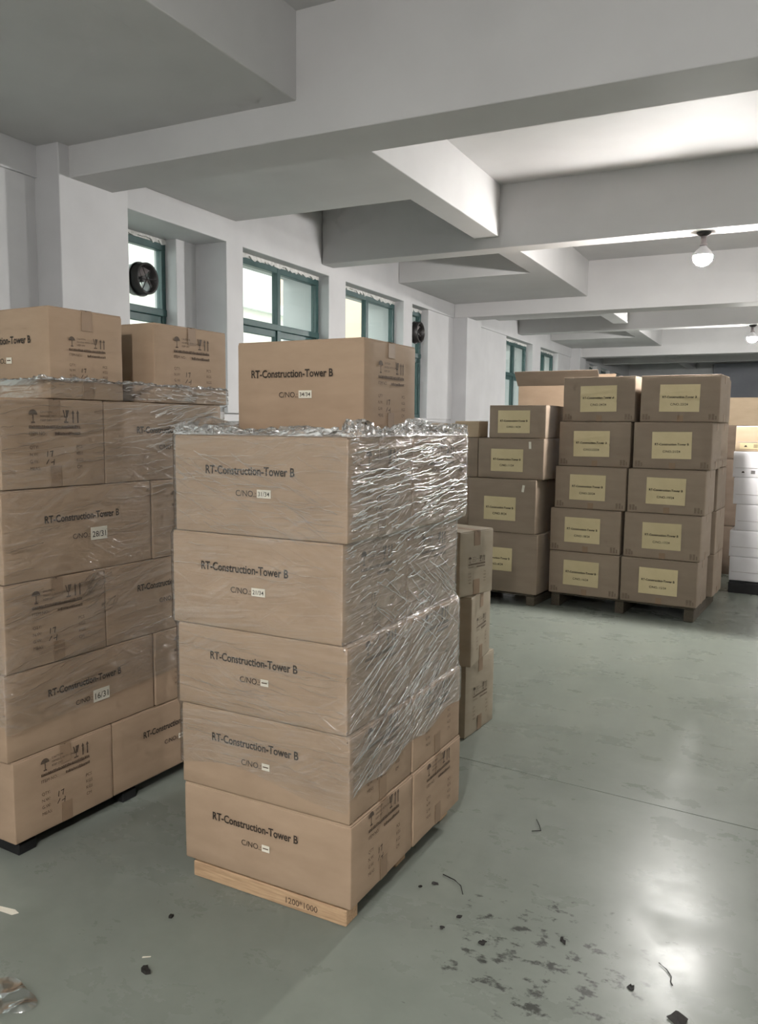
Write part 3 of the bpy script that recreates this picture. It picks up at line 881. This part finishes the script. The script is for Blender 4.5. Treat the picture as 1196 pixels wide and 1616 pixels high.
for i in range(5):
    H = zl[i + 1] - zl[i] - 0.001
    for j, (k, ya, yb) in enumerate(lay[i]):
        L = yb - ya
        xo = -0.004 * ((i + j) % 2)
        if k == 's':
            W, D = 0.655, L
            x, y = B(xo - W / 2, (ya + yb) / 2)
            b = carton(x, y, zl[i], W, D, H, LABL[i][j], B.a, seed=(i + j) % 3, group=GB)
            title_print(b, W, D, H, None); side_print(b, W, D, H); side_tape(b, W, D, H)
        else:
            W, D = L, 0.435
            x, y = B(xo - D / 2, (ya + yb) / 2)
            b = carton(x, y, zl[i], W, D, H, LABL[i][j], B.a + PI / 2, seed=(i + j) % 3, group=GB)
            title_print(b, W, D, H, NUML[i][j], big=NUML[i][j] is not None, xo=0.0)
            side_print(b, W, D, H); side_tape(b, W, D, H)
for (ya, yb, W, H, xo, lab, sd) in ((0.195, 0.530, 0.655, 0.325, 0.0, 'left-hand carton on top of the left stack, cut by the frame', 1),
                                    (0.692, 1.132, 0.600, 0.322, 0.002, 'right-hand carton on top of the left stack, under the fan window', 2)):
    D = yb - ya
    x, y = B(xo - W / 2, (ya + yb) / 2)
    b = carton(x, y, zl[5], W, D, H, lab, B.a, seed=sd, group=GB)
    (title_print(b, W, D, H, None, xo=0.06) if sd == 1 else None); side_print(b, W, D, H); side_tape(b, W, D, H)
pallet(B, -0.62, -0.030, 0.02, 1.06, 0.060, 'black plastic pallet under the left carton stack', wood='black_plastic', nb=5, name='plastic_pallet')
def ext_left(z):
    if z > zl[5] - 0.01:
        return -0.66, 0.004, 0.10 + 0.0 * z, 1.125
    return -0.66, 0.004, -0.030, 1.107
film_wrap(B, ext_left, lambda sd, t: 0.47 + (0.05 * t if sd == 'right' else 0.03), 1.632, 'clear stretch film round the left carton stack', 12, rim=0, amp=0.006, folds=(
    ('right', 60, 0.62, 1.0, 1.46, 1.62, 0.05, 0.40, 0.05, 0.25, 0.003, 0.007),
    ('right', 70, 0.0, 0.9, 1.02, 1.62, 0.0, 0.20, 0.10, 0.40, 0.002, 0.004),
    ('right', 25, 0.30, 0.42, 0.84, 0.99, 0.2, 0.9, 0.02, 0.09, 0.003, 0.007),
    ('right', 55, 0.0, 0.9, 0.55, 1.02, 0.05, 0.25, 0.10, 0.40, 0.002, 0.004)))
def ext_left2(z):
    return -0.66, 0.006, 0.150, 1.134
film_wrap(B, ext_left2, lambda sd, t: 1.637, 1.700, 'narrow band of shiny film along the base of the top-left cartons', 21, fine=('right', 'front'), rim=0.012, amp=0.007, dz=0.003, name='film_band', folds=(
    ('right', 45, 0.55, 1.0, 1.642, 1.697, -0.1, 0.1, 0.03, 0.14, 0.003, 0.006), ('right', 20, 0.0, 0.5, 1.642, 1.697, -0.3, 0.3, 0.02, 0.07, 0.003, 0.006)))

# ================================================================== three narrow cartons behind the centre stack
GC = 'narrow cartons behind the centre stack'
for (cx, cy, z, H, W, D, deg, lab, sd) in (
        (-1.345, 3.675, 0.0, 0.384, 0.46, 0.345, -5, 'lowest of the narrow cartons on the floor behind the centre stack', 3),
        (-1.305, 3.630, 0.385, 0.345, 0.46, 0.33, 3, 'middle narrow carton with a dark shaded end behind the centre stack', 4),
        (-1.355, 3.585, 0.731, 0.318, 0.46, 0.27, -17, 'topmost narrow carton leaning out behind the centre stack', 5)):
    a = math.radians(deg)
    c, s = math.cos(a), math.sin(a)
    x, y = cx + (-W / 2) * c - (D / 2) * s, cy + (-W / 2) * s + (D / 2) * c
    b = carton(x, y, z, W, D, H, lab, a, 'kraft_pale', seed=sd, group=GC)
    side_print(b, W, D, H, hand=False); side_tape(b, W, D, H, tw=0.05)

# ================================================================== yellow-labelled cartons on the right
C = Frame(-0.572, 6.80, -4.7)
GD = 'cartons with yellow labels in two columns'
def sheet_z(x, y, wd, ht, seed, crease):
    u = x / wd + 0.5
    z = 0.0012 + 0.0012 * (0.5 + 0.5 * noise.noise(Vector((x * 14, y * 22, seed))))
    if crease:
        c = abs(y - (0.10 * ht - 0.22 * x + 0.012 * math.sin(x * 40 + seed)))
        if u > 0.35: z += 0.010 * max(0, 1 - c / 0.013) * min(1, (u - 0.35) * 4)
        c = abs(y - (0.24 * ht + 0.15 * x))
        z += 0.007 * max(0, 1 - c / 0.013) * (1 - u)
    return z
def sheet_mesh(wd, ht, seed, crease):
    def fn():
        nx, ny = 26, 20; V = []; FC = []
        for j in range(ny + 1):
            for i in range(nx + 1):
                x, y = (i / nx - 0.5) * wd, (j / ny - 0.5) * ht
                V.append((x, y, sheet_z(x, y, wd, ht, seed, crease)))
        for j in range(ny):
            for i in range(nx):
                k = j * (nx + 1) + i; FC.append((k, k + 1, k + nx + 2, k + nx + 1))
        me = bpy.data.meshes.new('label_sheet'); me.from_pydata(V, [], FC); me.update(); me.shade_smooth(); return me
    return cached(('sheet', wd, ht, seed, crease), fn)
def yellow_label(e, W, D, H, xo, zc, wd, ht, num, seed, crease=False, tilt=0.0):
    sh = link('label_sheet', sheet_mesh(wd, ht, seed, crease), 'yellow', e, (xo, -D / 2 - 0.0004, zc), (PI / 2, tilt, 0))
    for txt, width, y0, bold in (('RT-Construction-Tower B', wd * 0.86, 0.0, 0.03), ('C/NO.:' + num, wd * 0.44, -ht * 0.27, 0.012)):
        p = Print(); p.text(txt, 0, y0, width=width, bold=bold, left=False)
        p.v = [(a, b, sheet_z(a, b, wd, ht, seed, crease) + 0.0013) for a, b, c in p.v]
        link('lettering', p.flat('lettering'), 'ink', sh)
zr = [0.122, 0.491, 0.862, 1.222, 1.600, 1.972]
xl = [-0.610, -0.615, -0.588, -0.571, -0.551]; xl[4] = -0.548
xr2 = [0.008, 0.018, 0.030, 0.058, 0.098]
WHICH = ['bottom', 'second', 'third', 'fourth', 'top']
rg = random.Random(11)
for i in range(5):
    H = zr[i + 1] - zr[i] - 0.001
    for col in (0, 1):
        W, D = 0.606, 0.45
        xx = (xl[i] if col == 0 else xr2[i]) - W / 2
        dy = 0.013 * i + rg.uniform(0, 0.006)
        x, y = C(xx, D / 2 + dy)
        side = 'left column' if col == 0 else 'right column'
        lab = ['bottom yellow-labelled carton in the %s of the right pallet', 'second yellow-labelled carton from the floor in the %s', 'third yellow-labelled carton from the floor in the %s',
               'fourth yellow-labelled carton from the floor in the %s', 'topmost carton with a creased yellow label in the %s'][i] % side
        b = carton(x, y, zr[i], W, D, H, lab, C.a + rg.uniform(-0.008, 0.008), 'kraft_dull', seed=(i + col) % 3, group=GD, r=0.011)
        num = '%d/24' % (24 - 2 * (4 - i) - col)
        yellow_label(b, W, D, H, 0.0 - (0.02 if col == 0 and i < 4 else 0), H * 0.50 + 0.005, 0.305, 0.215, num, i + 5 * col, crease=i == 4 or (i == 3 and col == 0), tilt=rg.uniform(-0.012, 0.012))
        link('tape', cached('dulltape', lambda: bevelled((-0.024, 0, -0.0006), (0.024, 0.05, 0.0006), 0.0003, 1)), 'tape', b, (0.01, -D / 2 - 0.0002, 0.004), FRONT)
        for s in (-1, 1):
            me = cached('cornermark', lambda: (lambda p: (p.rect(-0.03, 0, -0.012, 0.045), p.rect(-0.006, 0, 0.012, 0.045), p.rect(0.018, 0, 0.03, 0.03), p.flat('corner_mark'))[3])(Print()))
            link('corner_mark', me, 'ink_pale', b, (s * (W / 2 - 0.05), -D / 2 - EPS, 0.02), FRONT)
        side_tape(b, W, D, H, top=0.06, bot=0.06)
# second row behind, seen along its right side
for i in range(5):
    H = zr[i + 1] - zr[i] - 0.001
    W, D = 0.606, 0.45
    x, y = C(xr2[i] - W / 2 + [0.035, 0.025, 0.010, -0.02, -0.06][i], 0.545 + D / 2)
    lab = ['lowest', 'second-lowest', 'middle', 'second-highest', 'highest'][i] + ' carton in the row behind the right yellow-labelled column'
    b = carton(x, y, zr[i], W, D, H, lab, C.a, 'kraft_dull', seed=(i + 1) % 3, group='cartons behind the yellow-labelled columns', r=0.011)
    side_tape(b, W, D, H, top=0.06, bot=0.06)
pallet(C, -1.20, -0.015, 0.04, 1.0, 0.120, 'shade-darkened wood pallet under the yellow-labelled carton columns', wood='wood_shaded', nb=8, along=True)

# ================================================================== mixed column left of them
Dm = Frame(-1.862, 6.785, -5.6)
GE = 'mixed brown cartons beside the yellow-labelled columns'
pallet(Dm, -1.25, -0.02, 0.02, 0.70, 0.098, 'shade-darkened pallet under the mixed carton column', wood='wood_shaded', nb=8, along=True)
for (xa, xb, z0, z1, D, dy, lab, lx, lz, lw, lh, tagx) in (
        (-0.560, 0.005, 0.100, 0.627, 0.56, 0.0, 'tall carton at the floor of the mixed column, yellow label low', -0.10, 0.55, 0.300, 0.205, None),
        (-0.655, -0.018, 0.628, 1.098, 0.56, -0.01, 'widest carton of the mixed column with a white tag at upper right', -0.015, 0.45, 0.300, 0.205, 0.20),
        (-0.585, 0.030, 1.099, 1.452, 0.50, 0.02, 'third carton of the mixed column with a small white tag', -0.03, 0.46, 0.300, 0.195, 0.18),
        (-0.500, 0.015, 1.453, 1.738, 0.66, 0.03, 'small taped carton on top of the mixed column', -0.03, 0.50, 0.290, 0.195, None)):
    W, H = xb - xa, z1 - z0 - 0.001
    x, y = Dm((xa + xb) / 2, dy + D / 2)
    b = carton(x, y, z0, W, D, H, lab, Dm.a + (0.05 if z0 > 1.44 else 0), 'kraft_dull', seed=int(z0 * 10) % 3, group=GE, r=0.011)
    yellow_label(b, W, D, H, lx, H * lz, lw, lh, '%d/24' % int(4 + z0 * 7), int(z0 * 10) + 3)
    if tagx is not None:
        link('white_tag', cached('wtag', lambda: bevelled((-0.011, -0.03, 0), (0.011, 0.03, 0.002), 0.0005, 1)), 'paper', b, (tagx, -D / 2 - 0.001, H * 0.84), (PI / 2, 0.15 if z0 < 1 else -0.05, 0))
    side_tape(b, W, D, H)
for (xa, xb, z0, z1, D, dy, lab, m, gp) in (
        (-1.22, -0.675, 0.100, 0.560, 0.5, 0.05, 'brown carton on the pallet behind the narrow cartons', 'kraft_dull', GE),
        (-1.22, -0.675, 0.561, 1.098, 0.5, 0.05, 'brown carton stacked behind the centre stack, second from floor', 'kraft_dull', GE),
        (-1.22, -0.600, 1.099, 1.452, 0.45, 0.05, 'brown carton showing a thin strip between centre stack and mixed column', 'kraft_dull', GE),
        (-0.86, -0.62, 1.453, 1.600, 0.20, 0.10, 'small pale tan carton above the film rim of the centre stack', 'kraft_tan', None),
        (-1.15, -0.88, 1.453, 1.578, 0.25, 0.12, 'pale carton left of the small tan one by the column', 'kraft_tan', None)):
    W, H = xb - xa, z1 - z0 - 0.001
    x, y = Dm((xa + xb) / 2, dy + D / 2)
    carton(x, y, z0, W, D, H, lab, Dm.a, m, seed=int(z0 * 10) % 3, group=gp)

# open carton on the stack behind
Eo = Frame(-2.46, 8.05, -4.0)
for (z0, z1, lab) in ((0.0, 0.5, 'lowest brown carton under the open one behind the mixed column'), (0.501, 1.02, 'middle brown carton under the open one behind the mixed column'),
                      (1.021, 1.56, 'brown carton carrying the open one behind the mixed column')):
    x, y = Eo(0.42, 0.28)
    carton(x, y, z0, 0.80, 0.55, z1 - z0, lab, Eo.a, 'kraft_dull', seed=int(z0 * 10) % 3, group='cartons under the open one')
x, y = Eo(0.42, 0.28)
e = empty('open_carton', (x, y, 1.561), Eo.a); tag(e, 'open carton with raised front flap behind the mixed column', 'box')
W, D, H = 0.82, 0.55, 0.40
for nm, a, b_ in (('front_panel', (-W / 2, -D / 2, 0), (W / 2, -D / 2 + 0.006, H)), ('back_panel', (-W / 2, D / 2 - 0.006, 0), (W / 2, D / 2, H)),
                  ('side_panel', (-W / 2, -D / 2, 0), (-W / 2 + 0.006, D / 2, H)), ('side_panel', (W / 2 - 0.006, -D / 2, 0), (W / 2, D / 2, H)),
                  ('base_panel', (-W / 2, -D / 2, 0), (W / 2, D / 2, 0.006))):
    link(nm, bevelled(a, b_, 0.002, 1), 'kraft', e)
fl = link('flap', bevelled((-W / 2 - 0.01, -0.003, 0), (W / 2 + 0.01, 0.003, 0.175), 0.002, 1), 'kraft_dull', e, (0, -D / 2 + 0.003, H), (math.radians(38), 0, 0))
link('flap', bevelled((-W / 2, -0.003, 0), (W / 2, 0.003, 0.15), 0.002, 1), 'kraft', e, (0, D / 2 - 0.003, H), (math.radians(-20), 0, 0))

# ================================================================== white stack at the right edge and tan cartons behind it
Fw = Frame(-0.415, 8.31, -3.0)
zw = [0.12, 0.350, 0.600, 0.848, 1.100, 1.343, 1.580]
WL = ['white box at the foot of the white stack, on the dark base', 'second white box from the floor at the right edge', 'middle white box at the right edge',
      'fourth white box from the floor at the right edge', 'top white box with small printed symbols', 'tan box with a printed symbol strip on the white stack']
for i in range(6):
    W, D, H = 0.62, 0.42, zw[i + 1] - zw[i] - 0.001
    x, y = Fw([0.0, -0.01, 0.03, 0.0, -0.015, -0.005][i] + W / 2, D / 2)
    b = carton(x, y, zw[i], W, D, H, WL[i], Fw.a, 'white_card' if i < 5 else 'kraft_tan', seed=i % 3, group='white boxes at the right edge' if i < 5 else None, name='white_box' if i < 5 else 'cardboard_box', r=0.005)
    link('lid_seam', cached('seam', lambda: MB().box((-0.29, 0, 0), (0.29, 0.004, 0.0006)).mesh('lid_seam')), 'ink_faint' if i == 5 else 'blade', b, (0, -D / 2 - 0.0006, H * 0.36), FRONT)
    if i >= 4:
        if i == 5: link('printed_strip', cached('strip', lambda: bevelled((-0.27, -0.030, 0), (0.30, 0.030, 0.001), 0.0003, 1)), 'yellow', b, (0, -D / 2 - 0.0006, H * 0.22), FRONT)
        p = Print()
        for q in range(6):
            xx = -0.22 + q * 0.085
            if q % 3 == 0: p.poly([(xx - 0.014, -0.01, 0), (xx + 0.014, -0.01, 0), (xx + 0.006, 0.006, 0), (xx - 0.008, 0.004, 0)])
            elif q % 3 == 1:
                for r_ in range(3): p.rect(xx - 0.018, -0.014 + r_ * 0.011, xx + 0.018, -0.009 + r_ * 0.011)
            else: p.poly([(xx - 0.014, -0.012, 0), (xx + 0.014, -0.012, 0), (xx, 0.016, 0)])
        link('handling_symbols', p.flat('handling_symbols'), 'ink', b, (0, -D / 2 - 0.002, H * 0.22), FRONT)
pallet(Fw, 0.0, 0.62, 0.0, 0.42, 0.119, 'dark base under the white box stack', wood='black_plastic', nb=4, name='plastic_pallet')

Gb = Frame(-0.62, 9.35, -3.0)
for (xa, xb, ya, z0, z1, D, m, lab) in (
        (-0.12, 0.42, 0.0, 0.0, 0.52, 0.5, 'kraft_shaded', 'lowest shade-darkened carton in the gap left of the white stack'),
        (-0.12, 0.42, 0.0, 0.521, 1.235, 0.5, 'kraft_shaded', 'tall shade-darkened carton in the gap left of the white stack'),
        (-0.10, 0.235, 0.0, 1.236, 1.590, 0.5, 'kraft_shaded', 'small carton with a shade-darkened edge in the gap left of the white stack'),
        (-0.10, 0.62, 1.0, 0.0, 0.62, 0.55, 'kraft_tan', 'tan carton on the floor behind the dark gap cartons'),
        (-0.10, 0.62, 1.0, 0.621, 1.25, 0.55, 'kraft_tan', 'tan carton under the two pale ones beyond the white stack'),
        (-0.10, 0.285, 1.0, 1.251, 1.915, 0.55, 'kraft_tan', 'pale tan carton against the dark far wall, nearer the labels'),
        (0.29, 0.90, 1.0, 1.251, 1.912, 0.55, 'kraft_tan', 'pale tan carton against the dark far wall at the right edge')):
    W = xb - xa
    x, y = Gb((xa + xb) / 2, ya + D / 2)
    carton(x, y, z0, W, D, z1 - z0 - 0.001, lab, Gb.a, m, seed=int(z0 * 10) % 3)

# ================================================================== exhaust fans in the windows
def fan(x, y, z, rad, label, depth=0.14, inset=0.0):
    e = empty('exhaust_fan', (x, y, z)); tag(e, label, 'fan', 'round exhaust fans in the windows')
    n = 28
    def ring(ro, ri, xa, xb):
        mb = MB()
        for (r_, xx) in ((ro, xa), (ro, xb), (ri, xb), (ri, xa)):
            mb.v += [(xx, r_ * math.cos(2 * PI * i / n), r_ * math.sin(2 * PI * i / n)) for i in range(n)]
        for k in range(4):
            for i in range(n):
                i2 = (i + 1) % n; k2 = (k + 1) % 4
                mb.f.append((k * n + i, k * n + i2, k2 * n + i2, k2 * n + i))
        return mb
    ring(rad, rad * 0.86, -depth / 2, depth / 2).build('housing', 'dark_metal', e, True)
    ring(rad * 1.10, rad * 0.88, -0.012, 0.0).build('flange', 'dark_metal', e)
    hub = MB()
    hub.v += [(xx, rad * 0.2 * math.cos(2 * PI * i / 14), rad * 0.2 * math.sin(2 * PI * i / 14)) for xx in (-0.02, 0.03) for i in range(14)]
    hub.f += [(i, (i + 1) % 14, 14 + (i + 1) % 14, 14 + i) for i in range(14)] + [tuple(range(13, -1, -1)), tuple(range(14, 28))]
    hub.build('hub', 'dark_metal', e)
    for k in range(5):
        a0 = 2 * PI * k / 5
        mb = MB(); pts = []
        for r_, da, xx in ((0.16, -0.25, 0.015), (0.82, -0.42, 0.03), (0.84, 0.0, 0.0), (0.80, 0.42, -0.03), (0.16, 0.35, -0.015)):
            pts.append((xx, rad * r_ * math.cos(a0 + da), rad * r_ * math.sin(a0 + da)))
        back = [(p[0] - 0.004, p[1], p[2]) for p in pts]
        mb.poly(pts); mb.poly(back[::-1])
        for i in range(5):
            j = (i + 1) % 5; mb.poly([pts[i], back[i], back[j], pts[j]])
        mb.build('blade', 'blade', e)
    for k in range(3):
        mb = MB().tube([(depth / 2 - 0.01, rad * 0.9 * math.cos(k * PI / 3), rad * 0.9 * math.sin(k * PI / 3)), (depth / 2 - 0.01, -rad * 0.9 * math.cos(k * PI / 3), -rad * 0.9 * math.sin(k * PI / 3))], 0.003, 6)
        mb.build('guard_wire', 'dark_metal', e)
    return e
fan(-4.50 + 0.03, 4.855, 2.645, 0.118, 'round black exhaust fan in the window above the left stack')
fan(XW + 0.03, 9.33, 2.70, 0.125, 'round black exhaust fan half hidden behind the top centre carton')

# ================================================================== litter on the floor
def scrap(name, x, y, pts, label, mat, rz=0.0, th=0.003, curl=0.004, cat='scrap'):
    mb = MB(); n = len(pts)
    rr = random.Random(int(abs(x * 991 + y * 37)))
    zt = [th + rr.uniform(0, curl) for _ in pts]
    top = [(p[0], p[1], z) for p, z in zip(pts, zt)]; bot = [(p[0], p[1], max(0, z - th)) for p, z in zip(pts, zt)]
    cx = sum(p[0] for p in pts) / n; cy = sum(p[1] for p in pts) / n
    for i in range(n):
        j = (i + 1) % n
        mb.poly([top[i], top[j], (cx, cy, th)]); mb.poly([bot[j], bot[i], (cx, cy, 0)]); mb.poly([top[i], bot[i], bot[j], top[j]])
    o = mb.build(name, mat, None, False, (x, y, 0.0005), (0, 0, rz)); tag(o, label, cat); return o
def blob(r, n, seed, sx=1.0):
    rr = random.Random(seed)
    return [(r * sx * rr.uniform(0.3, 1.15) * math.cos(2 * PI * i / n), r * rr.uniform(0.3, 1.15) * math.sin(2 * PI * i / n)) for i in range(n)]
scrap('plastic_crumb', -1.54, 1.633, blob(0.016, 7, 2), 'black plastic crumb on the floor at lower left', 'scrap_dark', th=0.012)
scrap('rubber_crumb', -1.651, 1.868, blob(0.012, 7, 3), 'dark crumb on the floor left of the centre pallet', 'scrap_dark', th=0.008)
scrap('paper_strip', -2.135, 1.655, [(-0.045, -0.009), (0.03, -0.012), (0.045, 0.002), (0.02, 0.012), (-0.045, 0.010)], 'white paper strip on the floor at the left edge', 'paper', 0.1, 0.001, 0.003)
scrap('paper_sliver', -1.585, 1.685, [(-0.012, -0.003), (0.012, -0.002), (0.013, 0.002), (-0.011, 0.003)], 'tiny white sliver beside the black plastic crumb', 'paper', 0.6, 0.001, 0.001)
for i, (x, y, r, sx, lab) in enumerate(((-0.985, 2.425, 0.016, 1.2, 'dark flake nearest the centre pallet on its right'), (-1.02, 2.385, 0.010, 1.5, 'small dark flake beside the centre pallet'),
                                   (-0.735, 2.20, 0.020, 0.9, 'largest black flake in the scuffed patch of floor'), (-0.845, 2.285, 0.014, 1.4, 'dark flake between pallet and scuffed patch'),
                                   (-0.87, 2.21, 0.012, 1.3, 'dark flake at the near side of the scuffed patch'), (-0.30, 2.20, 0.016, 1.5, 'brownish flake beside the bulb reflection on the floor'),
                                   (-0.17, 2.13, 0.040, 1.3, 'dark rubber piece at the bottom edge right'), (-0.52, 2.32, 0.012, 2.2, 'thin dark flake right of the scuffed patch'))):
    scrap('floor_flake', x, y, blob(r * 0.72, 9, 20 + i, sx), lab, 'scrap_dark', 0.3 * i, 0.002, 0.003)
def wire(pts, label, mat='scrap_dark', r=0.0016):
    o = MB().tube([(x, y, 0.002 + r) for x, y in pts], r, 6).build('wire_scrap', mat, None, True); tag(o, label, 'scrap')
wire([(-0.245, 2.345), (-0.222, 2.325), (-0.205, 2.298), (-0.205, 2.275), (-0.198, 2.262)], 'thin dark wire scrap lying on the bulb reflection')
wire([(-0.98, 2.49), (-0.93, 2.475), (-0.90, 2.452), (-0.885, 2.425), (-0.876, 2.408)], 'thin curved wire scrap behind the scuffed patch')
wire([(-0.80, 3.03), (-0.775, 2.985), (-0.76, 2.95), (-0.79, 2.93)], 'small hooked wire scrap in front of the floor joint')
# loose piece of clear film at the lower left corner
V, FC = [], []
nr, nt_ = 8, 28
for j in range(nr + 1):
    for i in range(nt_):
        a = 2 * PI * i / nt_; rr_ = 0.085 * j / nr * (1 + 0.2 * math.sin(3 * a + 1))
        V.append((rr_ * math.cos(a), rr_ * math.sin(a) * 0.8, 0.004 + (0.018 * max(0, noise.noise(Vector((rr_ * 20 * math.cos(a), rr_ * 20 * math.sin(a), 4))) + 0.25) if j < nr else 0.002)))
for j in range(nr):
    for i in range(nt_):
        i2 = (i + 1) % nt_; FC.append((j * nt_ + i, j * nt_ + i2, (j + 1) * nt_ + i2, (j + 1) * nt_ + i))
me = bpy.data.meshes.new('film_scrap'); me.from_pydata(V, [], FC); me.update(); me.shade_smooth()
me.uv_layers.new(name='UVMap')
o = link('film_scrap', me, 'film_fold', None, (-1.80, 1.375, 0.0)); tag(o, 'loose crumpled piece of clear film at the lower left corner', 'plastic film')
